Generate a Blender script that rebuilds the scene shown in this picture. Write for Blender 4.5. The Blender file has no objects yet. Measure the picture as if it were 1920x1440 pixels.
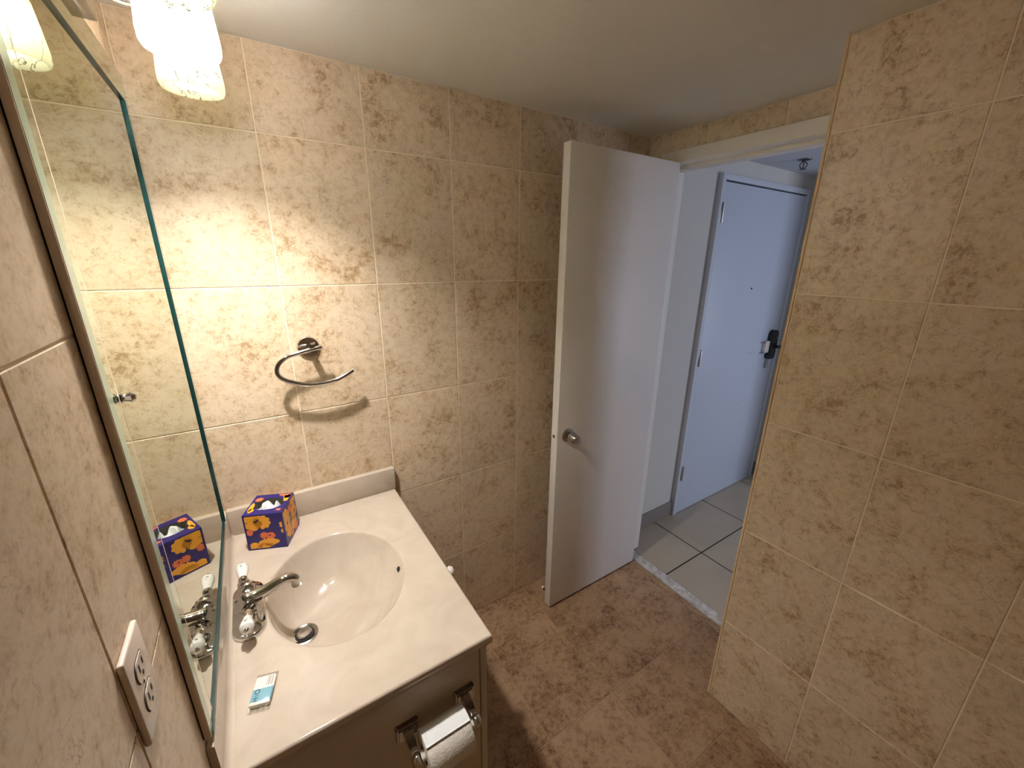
import bpy, bmesh, math, random
from mathutils import Vector, Matrix
random.seed(7)
PI = math.pi
SC = bpy.context.scene
COL = SC.collection

# ------------------------------------------------------------------ camera, world, lights, exposure
cam_d = bpy.data.cameras.new('camera')
cam = bpy.data.objects.new('camera', cam_d); COL.objects.link(cam)
cam_d.sensor_fit = 'HORIZONTAL'; cam_d.sensor_width = 36.0
cam_d.lens = 754.71 / 1920 * 36.0
cam_d.clip_start = 0.01; cam_d.clip_end = 50
R3 = Matrix(((0.8407094, 0.1547889, -0.5188912), (-0.5414037, 0.2570533, -0.8005034), (0.0094737, 0.9539203, 0.2999104)))
cam.matrix_world = Matrix.Translation((0.22754, -1.38582, 1.64938)) @ R3.to_4x4()
SC.camera = cam

w = bpy.data.worlds.new('world'); SC.world = w; w.use_nodes = True
w.node_tree.nodes['Background'].inputs[0].default_value = (0.75, 0.85, 1.0, 1)
w.node_tree.nodes['Background'].inputs[1].default_value = 0.05

SC.view_settings.view_transform = 'Standard'
SC.view_settings.look = 'None'
SC.view_settings.gamma = 1.0
SC.view_settings.use_curve_mapping = False
SC.view_settings.exposure = 2.2

BULB = 150.0           # emission strength of the vanity bulbs
HALL = 8.2           # watts of the daylight at the far end of the hall

def area_light(name, loc, target, sx, sy, power, color):
    d = bpy.data.lights.new(name, 'AREA'); d.shape = 'RECTANGLE'; d.size = sx; d.size_y = sy
    d.energy = power; d.color = color
    o = bpy.data.objects.new(name, d); COL.objects.link(o)
    o.location = loc
    o.rotation_euler = (Vector(target) - Vector(loc)).to_track_quat('-Z', 'Y').to_euler()
    return o
# daylight from the living room window, which lies down the hall outside the frame
area_light('hall_daylight', (4.15, -3.3, 1.25), (2.5, 0.0, 1.1), 0.7, 1.7, HALL, (0.64, 0.72, 0.96))

# ------------------------------------------------------------------ materials
def new_mat(name):
    m = bpy.data.materials.new(name); m.use_nodes = True
    nt = m.node_tree; b = nt.nodes['Principled BSDF']
    return m, nt, b
def srgb(r, g, b):
    f = lambda c: (c / 255 / 12.92) if c / 255 <= 0.04045 else ((c / 255 + 0.055) / 1.055) ** 2.4
    return (f(r), f(g), f(b), 1)
def plain(name, col, rough=0.5, metal=0.0, bump=0.0, bscale=60.0, vary=0.0, coat=0.0, spec=0.5):
    m, nt, b = new_mat(name)
    b.inputs['Base Color'].default_value = col
    b.inputs['Roughness'].default_value = rough
    b.inputs['Metallic'].default_value = metal
    b.inputs['Coat Weight'].default_value = coat
    b.inputs['Specular IOR Level'].default_value = spec
    if bump or vary:
        g = nt.nodes.new('ShaderNodeNewGeometry'); n = nt.nodes.new('ShaderNodeTexNoise')
        n.inputs['Scale'].default_value = bscale; n.inputs['Detail'].default_value = 4
        nt.links.new(g.outputs['Position'], n.inputs['Vector'])
        if bump:
            bp = nt.nodes.new('ShaderNodeBump'); bp.inputs['Strength'].default_value = bump; bp.inputs['Distance'].default_value = 0.002
            nt.links.new(n.outputs['Fac'], bp.inputs['Height']); nt.links.new(bp.outputs['Normal'], b.inputs['Normal'])
        if vary:
            r = nt.nodes.new('ShaderNodeValToRGB')
            r.color_ramp.elements[0].position = 0.35; r.color_ramp.elements[1].position = 0.65
            r.color_ramp.elements[0].color = tuple(c * (1 - vary) for c in col[:3]) + (1,)
            r.color_ramp.elements[1].color = tuple(min(1, c * (1 + vary)) for c in col[:3]) + (1,)
            nt.links.new(n.outputs['Fac'], r.inputs[0]); nt.links.new(r.outputs[0], b.inputs['Base Color'])
    return m

def travertine(name, light, mid, dark, vein, scale=1.0, rough=0.38, veinmix=0.75, squig='dark'):
    m, nt, b = new_mat(name); N = nt.nodes; L = nt.links
    g = N.new('ShaderNodeNewGeometry'); oi = N.new('ShaderNodeObjectInfo')
    mul = N.new('ShaderNodeVectorMath'); mul.operation = 'SCALE'; mul.inputs['Scale'].default_value = 23.0
    comb = N.new('ShaderNodeCombineXYZ')
    L.new(oi.outputs['Random'], comb.inputs[0]); L.new(oi.outputs['Random'], comb.inputs[2]); comb.inputs[1].default_value = 0.4
    L.new(comb.outputs[0], mul.inputs[0])
    add = N.new('ShaderNodeVectorMath'); L.new(g.outputs['Position'], add.inputs[0]); L.new(mul.outputs[0], add.inputs[1])
    def noise(s, det, dist=0.0, rgh=0.55):
        n = N.new('ShaderNodeTexNoise'); n.inputs['Scale'].default_value = s * scale; n.inputs['Detail'].default_value = det
        n.inputs['Distortion'].default_value = dist; n.inputs['Roughness'].default_value = rgh
        L.new(add.outputs[0], n.inputs['Vector']); return n.outputs['Fac']
    def ramp(src, p0, p1, c0=(0, 0, 0, 1), c1=(1, 1, 1, 1)):
        r = N.new('ShaderNodeValToRGB'); e = r.color_ramp.elements
        e[0].position = p0; e[0].color = c0; e[1].position = p1; e[1].color = c1
        L.new(src, r.inputs[0]); return r.outputs[0]
    def mix(f, a, c):
        x = N.new('ShaderNodeMix'); x.data_type = 'RGBA'
        if isinstance(f, float): x.inputs[0].default_value = f
        else: L.new(f, x.inputs[0])
        for v, k in ((a, 6), (c, 7)):
            if isinstance(v, tuple): x.inputs[k].default_value = v
            else: L.new(v, x.inputs[k])
        return x.outputs[2]
    def mth(op, a, c=None):
        x = N.new('ShaderNodeMath'); x.operation = op
        for v, k in ((a, 0), (c, 1)):
            if v is None: continue
            if isinstance(v, (int, float)): x.inputs[k].default_value = v
            else: L.new(v, x.inputs[k])
        return x.outputs[0]
    big = noise(9, 3, 0.3); med = noise(52, 9, 0.35, 0.74); fine = noise(190, 4, 0.3)
    f = mth('ADD', mth('MULTIPLY', big, 0.42), mth('ADD', mth('MULTIPLY', med, 0.75), mth('MULTIPLY', fine, 0.2)))
    c = ramp(f, 0.54, 0.745, dark, light)
    rr = c.node.color_ramp.elements.new(0.635); rr.color = mid
    # thin squiggly veins where a distorted noise crosses its middle, only in patches
    v = noise(26, 7, 1.2, 0.65)
    line = mth('SUBTRACT', 1.0, mth('MINIMUM', mth('MULTIPLY', mth('ABSOLUTE', mth('SUBTRACT', v, 0.5)), 75.0), 1.0))
    mask = ramp(noise(9, 2, 0.0), 0.54, 0.66)
    vm = mth('MULTIPLY', mth('MULTIPLY', line, mask), veinmix)
    c = mix(vm, c, vein)
    hsv = N.new('ShaderNodeHueSaturation'); L.new(c, hsv.inputs['Color'])
    L.new(mth('ADD', 0.93, mth('MULTIPLY', oi.outputs['Random'], 0.13)), hsv.inputs['Value'])
    L.new(hsv.outputs[0], b.inputs['Base Color'])
    b.inputs['Roughness'].default_value = rough
    bp = N.new('ShaderNodeBump'); bp.inputs['Strength'].default_value = 0.25; bp.inputs['Distance'].default_value = 0.0015
    L.new(mth('SUBTRACT', med, mth('MULTIPLY', vm, 0.5)), bp.inputs['Height']); L.new(bp.outputs[0], b.inputs['Normal'])
    return m

M = {}
M['tile'] = travertine('wall_tile', srgb(228, 206, 177), srgb(213, 188, 155), srgb(174, 141, 104), srgb(128, 98, 68), veinmix=0.8)
M['floor_tile'] = travertine('floor_tile', srgb(172, 140, 108), srgb(148, 114, 83), srgb(104, 74, 49), srgb(200, 172, 142), scale=0.85, rough=0.36, veinmix=0.5)
M['grout'] = plain('grout', srgb(246, 230, 202), 0.85, bump=0.3, bscale=300)
M['floor_grout'] = plain('floor_grout', srgb(170, 137, 104), 0.85, bump=0.3, bscale=300)
M['ceiling'] = plain('ceiling_paint', srgb(232, 226, 216), 0.9, bump=0.25, bscale=140)
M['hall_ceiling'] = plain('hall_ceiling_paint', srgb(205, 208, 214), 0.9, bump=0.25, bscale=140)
M['hall_wall'] = plain('hall_wall_paint', srgb(212, 207, 198), 0.85, bump=0.2, bscale=180)
M['door_paint'] = plain('door_paint', srgb(236, 230, 222), 0.42, bump=0.08, bscale=250)
M['frame_paint'] = plain('frame_paint', srgb(244, 238, 228), 0.45, bump=0.1, bscale=200)
M['entry_paint'] = plain('entry_door_paint', srgb(206, 212, 224), 0.4, bump=0.06, bscale=200)
M['entry_frame'] = plain('entry_frame_paint', srgb(208, 212, 220), 0.5)
M['dark_gap'] = plain('painted_gap_shadow', (0.01, 0.01, 0.012, 1), 0.9)  # black colour standing in for the shade inside narrow gaps
M['hall_tile'] = plain('hall_tile', srgb(186, 172, 152), 0.45, vary=0.05, bscale=4, bump=0.04)
M['hall_grout'] = plain('hall_grout', srgb(40, 35, 34), 0.9)
M['marble_sill'] = plain('marble_sill', srgb(205, 200, 194), 0.3, vary=0.28, bscale=34)
M['edge_trim'] = plain('edge_trim', srgb(222, 192, 145), 0.45)
M['dark_metal'] = plain('silhouette_metal', (0.18, 0.17, 0.17, 1), 0.35, 1.0)  # metal colour darkened so the sprinkler shows as a silhouette
M['chrome'] = plain('chrome', (0.62, 0.61, 0.60, 1), 0.07, 1.0)
M['nickel'] = plain('satin_nickel', (0.5, 0.47, 0.44, 1), 0.24, 1.0)
M['steel'] = plain('brushed_steel', (0.46, 0.44, 0.42, 1), 0.25, 1.0)
M['mirror'] = plain('mirror_glass', (0.51, 0.55, 0.44, 1), 0.004, 1.0)
M['mirror_edge'] = plain('mirror_bevel', (0.56, 0.64, 0.52, 1), 0.03, 1.0)
M['glass_edge'] = plain('dark_green_glass_edge', (0.012, 0.045, 0.043, 1), 0.12)
M['pale_edge'] = plain('pale_green_glass_edge', srgb(176, 196, 168), 0.15)
M['frame_metal'] = plain('taupe_mirror_frame', srgb(232, 214, 194), 0.45, 0.0)
M['cabinet'] = plain('cabinet_paint', srgb(205, 192, 174), 0.38, bump=0.05, bscale=200)
M['porcelain'] = plain('porcelain', srgb(243, 240, 232), 0.08, coat=0.5)
M['white_plastic'] = plain('white_plastic', srgb(238, 230, 220), 0.25)
M['outlet_face'] = plain('outlet_face', srgb(205, 186, 166), 0.3)
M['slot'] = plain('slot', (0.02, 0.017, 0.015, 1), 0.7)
M['paper'] = plain('toilet_paper', srgb(236, 228, 216), 0.95, bump=1.0, bscale=240)
M['tissue'] = plain('tissue', srgb(240, 240, 238), 0.9, bump=0.3, bscale=160)
M['box_navy'] = plain('box_navy', srgb(42, 30, 110), 0.3)
M['box_orange'] = plain('box_orange', srgb(243, 170, 50), 0.35)
M['box_salmon'] = plain('box_salmon', srgb(232, 120, 74), 0.35)
M['box_ink'] = plain('box_ink', srgb(34, 24, 52), 0.4)
M['box_grey'] = plain('box_grey', srgb(92, 92, 104), 0.4)
M['box_inside'] = plain('box_inside', srgb(96, 92, 82), 0.7)
M['soap_white'] = plain('soap_white', srgb(244, 238, 228), 0.25)
M['soap_blue'] = plain('soap_blue', srgb(136, 188, 202), 0.25)
M['ink'] = plain('ink', srgb(30, 52, 62), 0.5)
M['barcode'] = plain('barcode', srgb(150, 128, 116), 0.5)
M['black'] = plain('black_plastic', (0.008, 0.008, 0.01, 1), 0.4)
M['grey_plastic'] = plain('grey_plastic', srgb(150, 152, 158), 0.4)
M['rubber'] = plain('brown_rubber', srgb(60, 38, 24), 0.6)
M['baseboard'] = plain('baseboard_tile', srgb(142, 132, 122), 0.5)

def marble_top():
    m, nt, b = new_mat('cultured_marble'); N = nt.nodes; L = nt.links
    g = N.new('ShaderNodeNewGeometry'); n = N.new('ShaderNodeTexNoise')
    n.inputs['Scale'].default_value = 9; n.inputs['Detail'].default_value = 6; n.inputs['Distortion'].default_value = 1.8
    L.new(g.outputs['Position'], n.inputs['Vector'])
    r = N.new('ShaderNodeValToRGB'); e = r.color_ramp.elements
    e[0].position = 0.3; e[0].color = srgb(196, 181, 163); e[1].position = 0.7; e[1].color = srgb(208, 194, 176)
    L.new(n.outputs['Fac'], r.inputs[0]); L.new(r.outputs[0], b.inputs['Base Color'])
    b.inputs['Roughness'].default_value = 0.11
    return m
M['marble'] = marble_top()

def film():
    m = bpy.data.materials.new('clear_wrapper'); m.use_nodes = True; nt = m.node_tree; nt.nodes.clear()
    o = nt.nodes.new('ShaderNodeOutputMaterial'); mx = nt.nodes.new('ShaderNodeMixShader')
    t = nt.nodes.new('ShaderNodeBsdfTransparent'); g = nt.nodes.new('ShaderNodeBsdfGlossy')
    g.inputs['Roughness'].default_value = 0.12
    mx.inputs[0].default_value = 0.3
    nt.links.new(t.outputs[0], mx.inputs[1]); nt.links.new(g.outputs[0], mx.inputs[2]); nt.links.new(mx.outputs[0], o.inputs[0])
    return m
M['film'] = film()

def shade_glass(name, tint):
    m = bpy.data.materials.new(name); m.use_nodes = True; nt = m.node_tree; nt.nodes.clear(); N = nt.nodes; L = nt.links
    o = N.new('ShaderNodeOutputMaterial')
    g = N.new('ShaderNodeNewGeometry'); n = N.new('ShaderNodeTexNoise')
    n.inputs['Scale'].default_value = 13; n.inputs['Detail'].default_value = 5; n.inputs['Distortion'].default_value = 2.0
    L.new(g.outputs['Position'], n.inputs['Vector'])
    a = N.new('ShaderNodeMath'); a.operation = 'SUBTRACT'; a.inputs[1].default_value = 0.5; L.new(n.outputs['Fac'], a.inputs[0])
    ab = N.new('ShaderNodeMath'); ab.operation = 'ABSOLUTE'; L.new(a.outputs[0], ab.inputs[0])
    r = N.new('ShaderNodeValToRGB'); e = r.color_ramp.elements
    e[0].position = 0.0; e[0].color = tuple(c * 0.03 for c in tint[:3]) + (1,); e[1].position = 0.012; e[1].color = tint
    L.new(ab.outputs[0], r.inputs[0])
    tl = N.new('ShaderNodeBsdfTranslucent'); df = N.new('ShaderNodeBsdfDiffuse'); tr = N.new('ShaderNodeBsdfTransparent')
    gl = N.new('ShaderNodeBsdfGlossy'); gl.inputs['Roughness'].default_value = 0.15
    L.new(r.outputs[0], tl.inputs[0]); L.new(r.outputs[0], df.inputs[0])
    tr.inputs[0].default_value = tint
    m1 = N.new('ShaderNodeMixShader'); m1.inputs[0].default_value = 0.33; L.new(tl.outputs[0], m1.inputs[1]); L.new(df.outputs[0], m1.inputs[2])
    m2 = N.new('ShaderNodeMixShader'); m2.inputs[0].default_value = 0.04; L.new(m1.outputs[0], m2.inputs[1]); L.new(tr.outputs[0], m2.inputs[2])
    m3 = N.new('ShaderNodeMixShader'); m3.inputs[0].default_value = 0.06; L.new(m2.outputs[0], m3.inputs[1]); L.new(gl.outputs[0], m3.inputs[2])
    L.new(m3.outputs[0], o.inputs[0])
    return m
M['shade_warm'] = shade_glass('alabaster_glass_warm', (0.94, 0.93, 0.80, 1))
M['shade_cool'] = shade_glass('alabaster_glass_cool', (0.93, 0.93, 0.96, 1))

def emit(name, col, s):
    m = bpy.data.materials.new(name); m.use_nodes = True; nt = m.node_tree; nt.nodes.clear()
    o = nt.nodes.new('ShaderNodeOutputMaterial'); e = nt.nodes.new('ShaderNodeEmission')
    e.inputs[0].default_value = col; e.inputs[1].default_value = s; nt.links.new(e.outputs[0], o.inputs[0]); return m
M['bulb_warm'] = emit('bulb_warm', (1.0, 0.93, 0.78, 1), BULB * 0.03)
M['bulb_cool'] = emit('bulb_cool', (1.0, 0.962, 0.94, 1), BULB * 3.0)
M['bulb_mild'] = emit('bulb_mild', (1.0, 0.94, 0.82, 1), BULB * 0.05)

# ------------------------------------------------------------------ mesh helpers
class MB:
    def __init__(s): s.bm = bmesh.new()
    def face(s, pts):
        vs = [s.bm.verts.new(p) for p in pts]; return s.bm.faces.new(vs)
    def box(s, x0, x1, y0, y1, z0, z1, bev=0.0, seg=2):
        t = bmesh.new()
        r = bmesh.ops.create_cube(t, size=1.0)
        for v in t.verts:
            v.co = Vector(((x0 + x1) / 2 + v.co.x * (x1 - x0), (y0 + y1) / 2 + v.co.y * (y1 - y0), (z0 + z1) / 2 + v.co.z * (z1 - z0)))
        if bev: bmesh.ops.bevel(t, geom=t.edges[:], offset=bev, segments=seg, affect='EDGES', profile=0.5)
        s.merge(t); return s
    def merge(s, t, mat=None):
        me = bpy.data.meshes.new('tmp'); t.to_mesh(me); t.free()
        if mat is not None: me.transform(mat)
        s.bm.from_mesh(me); bpy.data.meshes.remove(me)
    def loops(s, rings, cap0=True, cap1=True, closed=True):
        R = [[s.bm.verts.new(p) for p in r] for r in rings]
        for a, b in zip(R, R[1:]):
            n = len(a)
            for i in range(n if closed else n - 1):
                j = (i + 1) % n
                s.bm.faces.new((a[i], a[j], b[j], b[i]))
        if cap0: s.bm.faces.new(R[0][::-1])
        if cap1: s.bm.faces.new(R[-1])
        return s
    def lathe(s, prof, origin=(0, 0, 0), axis=(0, 0, 1), n=32, cap=True):
        q = Vector((0, 0, 1)).rotation_difference(Vector(axis).normalized()); o = Vector(origin)
        rings = []
        for r, h in prof:
            rings.append([o + q @ Vector((max(r, 1e-5) * math.cos(2 * PI * i / n), max(r, 1e-5) * math.sin(2 * PI * i / n), h)) for i in range(n)])
        return s.loops(rings, cap, cap)
    def tube(s, path, rad, n=14, caps=True):
        P = [Vector(p) for p in path]; k = len(P)
        rad = rad if isinstance(rad, (list, tuple)) else [rad] * k
        rings = []; up = None
        for i in range(k):
            t = (P[min(i + 1, k - 1)] - P[max(i - 1, 0)]).normalized()
            if up is None:
                up = Vector((0, 0, 1)) if abs(t.z) < 0.9 else Vector((1, 0, 0))
            a = t.cross(up).normalized(); up = a.cross(t).normalized()
            rings.append([P[i] + rad[i] * (a * math.cos(2 * PI * j / n) + up * math.sin(2 * PI * j / n)) for j in range(n)])
        return s.loops(rings, caps, caps)
    def sphere(s, c, r, n=20, sc=(1, 1, 1)):
        t = bmesh.new(); bmesh.ops.create_uvsphere(t, u_segments=n, v_segments=max(8, n // 2), radius=r)
        s.merge(t, Matrix.Translation(c) @ Matrix.Diagonal((*sc, 1))); return s
    def poly(s, pts2, d, fr):      # extruded outline: fr maps (u, v, depth) to 3D
        s.loops([[fr(u, v, 0.0) for u, v in pts2], [fr(u, v, d) for u, v in pts2]]); return s
    def mesh(s, name, smooth=True, ang=35):
        bmesh.ops.recalc_face_normals(s.bm, faces=s.bm.faces[:])
        me = bpy.data.meshes.new(name); s.bm.to_mesh(me); s.bm.free()
        if smooth:
            me.polygons.foreach_set('use_smooth', [True] * len(me.polygons)); me.set_sharp_from_angle(angle=math.radians(ang))
        return me
    def build(s, name, mat, parent=None, smooth=True, ang=35, label=None):
        me = s.mesh(name, smooth, ang)
        if mat is not None: me.materials.append(mat)
        o = bpy.data.objects.new(name, me); COL.objects.link(o)
        if parent is not None: o.parent = parent
        if label: o['label'] = label
        return o
def B(*a, **k): return MB().box(*a, **k)
def tag(o, label, cat, group=None, kind=None):
    o['label'] = label; o['category'] = cat
    if group: o['group'] = group
    if kind: o['kind'] = kind
    return o
def thing(name, label, cat, loc=(0, 0, 0), rz=0.0, group=None, kind=None):
    o = bpy.data.objects.new(name, None); COL.objects.link(o); o.empty_display_size = 0.05
    o.location = loc; o.rotation_euler = (0, 0, rz)
    return tag(o, label, cat, group, kind)
def smooth_path(pts, n=8):
    P = [Vector(p) for p in pts]; out = []
    for i in range(len(P) - 1):
        p0 = P[max(i - 1, 0)]; p1 = P[i]; p2 = P[i + 1]; p3 = P[min(i + 2, len(P) - 1)]
        for k in range(n):
            t = k / n
            out.append(0.5 * ((2 * p1) + (p2 - p0) * t + (2 * p0 - 5 * p1 + 4 * p2 - p3) * t * t + (3 * p1 - p0 - 3 * p2 + p3) * t ** 3))
    out.append(P[-1]); return out

# ------------------------------------------------------------------ setting
XW = 0.058           # mirror wall
XD = 1.8557          # door wall
XR = 1.5318          # right partition face
YE = -0.8353         # its free edge
ZC = 2.1656          # ceiling
HX = 3.455           # hall end wall
YB = -2.45           # wall behind the camera
ROWS = [0.0, 0.374, 0.770, 1.166, 1.562, 1.958, ZC]

def struct(name, mb, mat, label, cat='wall', smooth=False):
    o = mb.build(name, mat, None, smooth); return tag(o, label, cat, kind='structure')
G = 0.0016
tile_cache = {}
def tile_mesh(w_, h_, t, mat, bev=0.0008):
    key = (round(w_, 4), round(h_, 4), t, mat.name)
    if key in tile_cache: return tile_cache[key]
    mb = MB()
    R = lambda i, n: [(-w_ / 2 + i, -h_ / 2 + i, n), (w_ / 2 - i, -h_ / 2 + i, n), (w_ / 2 - i, h_ / 2 - i, n), (-w_ / 2 + i, h_ / 2 - i, n)]
    mb.loops([R(0, 0), R(0, t - bev), R(bev, t)])
    me = mb.mesh('tile', False); me.materials.append(mat); tile_cache[key] = me
    return me
def lay(parent, us, vs, origin, U, V, mat, gap=0.0036, t=G, skip=None, crop=None):
    U = Vector(U); V = Vector(V); Nn = U.cross(V); O = Vector(origin)
    for i in range(len(us) - 1):
        for j in range(len(vs) - 1):
            if skip and skip(i, j): continue
            u0, u1, v0, v1 = us[i] + gap / 2, us[i + 1] - gap / 2, vs[j] + gap / 2, vs[j + 1] - gap / 2
            if u1 - u0 < 0.01 or v1 - v0 < 0.008: continue
            me = tile_mesh(u1 - u0, v1 - v0, t, mat)
            o = bpy.data.objects.new('tile', me); COL.objects.link(o); o.parent = parent
            c = O + U * ((u0 + u1) / 2) + V * ((v0 + v1) / 2)
            m = Matrix((U, V, Nn)).transposed().to_4x4(); m.translation = c
            o.matrix_local = m

# towel-ring wall
cols = [XW] + [0.3129 + 0.2797 * k for k in range(6)] + [XD]
wb = struct('wall_back', B(XW - 0.1, XD + 0.02, G, 0.12, 0, ZC), M['grout'], 'beige tiled bathroom wall with the chrome towel ring on it')
lay(wb, cols, ROWS, (0, G, 0), (1, 0, 0), (0, 0, 1), M['tile'])
# mirror wall
ycol = [YB] + [-0.9245 - 0.2797 * k for k in range(5, -1, -1)] + [-0.9245 + 0.2797 * k for k in (1, 2, 3)] + [0.0]
wl = struct('wall_left', B(XW - 0.12, XW - G, YB - 0.1, G, 0, ZC), M['grout'], 'beige tiled wall behind the mirror cabinet and outlet')
lay(wl, ycol, ROWS, (XW - G, 0, 0), (0, 1, 0), (0, 0, 1), M['tile'])
# door wall
DY0, DY1, DZ = -0.102, -0.75, 2.035
mb = MB(); mb.box(XD + G, XD + 0.115, DY0 + 0.008, 0.0, 0, ZC); mb.box(XD + G, XD + 0.115, -0.9, DY1 - 0.008, 0, ZC); mb.box(XD + G, XD + 0.115, DY1 - 0.008, DY0 + 0.008, DZ + 0.008, ZC)
wd = struct('wall_door', mb, M['grout'], 'tiled wall around the open bathroom doorway')
lay(wd, [0.0, 0.28, 0.567, 0.835], [2.087, ZC], (XD + G, 0, 0), (0, -1, 0), (0, 0, 1), M['tile'])
lay(wd, [0.0, 0.074], ROWS[:5] + [1.958, 2.087], (XD + G, 0, 0), (0, -1, 0), (0, 0, 1), M['tile'])
# right partition
yr = [-YE + 0.009, 1.1197] + [1.1197 + 0.278 * k for k in range(1, 6)]
wr = struct('wall_right', B(XR + G, XD + 0.115, YB - 0.1, YE + 0.001, 0, ZC), M['grout'], 'tiled partition wall that ends beside the doorway')
lay(wr, yr, [0.0, 0.373, 0.769, 1.165, 1.559, 1.955, ZC], (XR + G, 0, 0), (0, -1, 0), (0, 0, 1), M['tile'])
mb = MB(); prof = []
for k in range(9):
    a = PI / 2 * k / 8
    prof.append((XR + 0.006 - 0.008 * math.sin(a) , YE - 0.007 + 0.009 * math.cos(a)))
mb.loops([[(x, y, 0.0) for x, y in prof + [(XR + 0.006, YE - 0.007)]], [(x, y, ZC) for x, y in prof + [(XR + 0.006, YE - 0.007)]]])
mb.build('edge_trim', M['edge_trim'], wr)
struct('wall_rear', B(XW - 0.1, XR + 0.1, YB - 0.1, YB, 0, ZC), M['tile'], 'tiled wall behind the camera')
# floor
fl = struct('floor', B(XW - 0.1, XD + 0.02, YB - 0.1, 0.01, -0.08, -G), M['floor_grout'], 'brown stone tiled bathroom floor', 'floor')
fx = [XW] + [1.2055 + 0.3108 * k for k in range(-3, 2)] + [1.827, XD + 0.004]
fx = sorted(set(round(v, 4) for v in fx)); fx = [v for i, v in enumerate(fx) if i == 0 or v - fx[i - 1] > 0.02]
fy = [-0.0044] + [0.3146 + 0.319 * k for k in range(7)]
lay(fl, [-v for v in fy[::-1]], [-v for v in fx[::-1]], (0, 0, -G), (0, 1, 0), (-1, 0, 0), M['floor_tile'], gap=0.0042)
# ceilings
struct('ceiling', B(XW - 0.1, XD + 0.115, YB - 0.1, 0.1, ZC, ZC + 0.1), M['ceiling'], 'smooth off-white bathroom ceiling', 'ceiling')
struct('ceiling_hall', B(XD + 0.115, HX + 1.6, -3.6, 0.1, ZC + 0.004, ZC + 0.1), M['hall_ceiling'], 'pale hall ceiling beyond the doorway', 'ceiling')
# marble threshold
sill = struct('trim_1', B(XD + 0.004, XD + 0.062, DY1 - 0.003, DY0 + 0.003, -0.03, 0.004, bev=0.002), M['marble_sill'], 'speckled grey marble threshold strip under the doorway', 'threshold', True)
# hall floor
fh = struct('floor_hall', B(XD + 0.03, HX + 1.6, -3.6, 0.0, -0.08, -0.003), M['hall_grout'], 'grey square tiled hall floor', 'floor')
hx = [XD + 0.064, 2.2455, 2.7495, 3.2535, HX]; hy = [0.0, 0.345, 0.849, 1.353, 1.857, 2.361]
lay(fh, [-v for v in hy[::-1]], [-v for v in hx[::-1]], (0, 0, -0.003), (0, 1, 0), (-1, 0, 0), M['hall_tile'], gap=0.008, t=0.003)
# hall walls
wh = struct('wall_hall', B(XD + 0.02, HX + 0.1, 0.0, 0.12, 0, ZC + 0.004), M['hall_wall'], 'pale painted hall wall that holds the entry door')
we = struct('wall_hall_end', B(HX, HX + 0.1, -0.8, 0.0, 0, ZC + 0.004), M['hall_wall'], 'pale hall end wall beside the entry door')
struct('wall_hall_side', B(XD + 0.115, XD + 0.125, -3.6, DY1 - 0.03, 0, ZC + 0.004), M['hall_wall'], 'hall side of the bathroom wall')
bb = struct('baseboard_hall', B(XD + 0.13, 2.405, -0.012, -0.0005, 0, 0.1, bev=0.002), M['baseboard'], 'grey tile baseboard between doorway and entry door', 'baseboard')
struct('baseboard_hall_end', B(HX - 0.012, HX - 0.0005, -0.8, -0.0005, 0, 0.1, bev=0.002), M['baseboard'], 'grey tile baseboard on the hall end wall', 'baseboard')

# doorway frame
fr = thing('trim_2', 'cream painted door frame around the bathroom doorway', 'door frame', (XD, (DY0 + DY1) / 2, 0), kind='structure')
def W(o, par):          # child built in world coordinates
    o.parent = par; o.matrix_parent_inverse = Matrix.LocRotScale(par.location, par.rotation_euler, None).inverted(); return o
def wpart(n, mb, mat, par, **k): return W(mb.build(n, mat, None, **k), par)
FY0 = -0.075
h_ = MB(); h_.box(XD - 0.013, XD + 0.12, DY1 - 0.065, FY0, DZ, 2.085, bev=0.003)
wpart('head', h_, M['frame_paint'], fr)
h_ = MB(); h_.box(XD + 0.045, XD + 0.105, DY1, DY0, DZ - 0.015, DZ + 0.001, bev=0.002)
wpart('head_stop', h_, M['frame_paint'], fr)
for y0, y1, s in ((DY0, FY0, 1), (DY1 - 0.065, DY1, -1)):
    wpart('jamb', MB().box(XD - 0.013, XD + 0.12, y0, y1, 0.005, DZ - 0.0005, bev=0.003), M['door_paint'], fr)
    ys = DY0 if s > 0 else DY1
    wpart('jamb_stop', MB().box(XD + 0.045, XD + 0.105, min(ys, ys - s * 0.015), max(ys, ys - s * 0.015), 0.005, DZ - 0.016, bev=0.002), M['frame_paint'], fr)

# ------------------------------------------------------------------ bathroom door (open into the room)
DX0, DX1, DYF, DYB = 1.239, 1.838, -0.182, -0.142
dr = thing('door_1', 'plain white bathroom door standing open along the tiled wall', 'door', (DX1, (DYF + DYB) / 2, 0.0), kind='structure')
wpart('door_panel', MB().box(DX0, DX1, DYF, DYB, 0.012, 2.034, bev=0.0015), M['door_paint'], dr)
KX, KZ = 1.296, 0.921
kb = MB().lathe([(0.0, 0.0), (0.031, 0.0), (0.031, 0.003), (0.027, 0.008), (0.018, 0.012), (0.0, 0.012)], (KX, DYF, KZ), (0, -1, 0), 36)
rose = wpart('knob_rose', kb, M['nickel'], dr)
kn = MB().lathe([(0.0, 0.010), (0.011, 0.010), (0.011, 0.022), (0.023, 0.026), (0.0245, 0.030), (0.0195, 0.060), (0.0175, 0.063), (0.0, 0.0635)], (KX, DYF, KZ), (0, -1, 0), 36)
W(kn.build('door_knob', M['nickel'], None), dr)
wpart('knob_button', MB().lathe([(0.0, 0.0630), (0.0085, 0.0630), (0.008, 0.066), (0.0, 0.0665)], (KX, DYF, KZ), (0, -1, 0), 20), M['steel'], dr)
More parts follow.
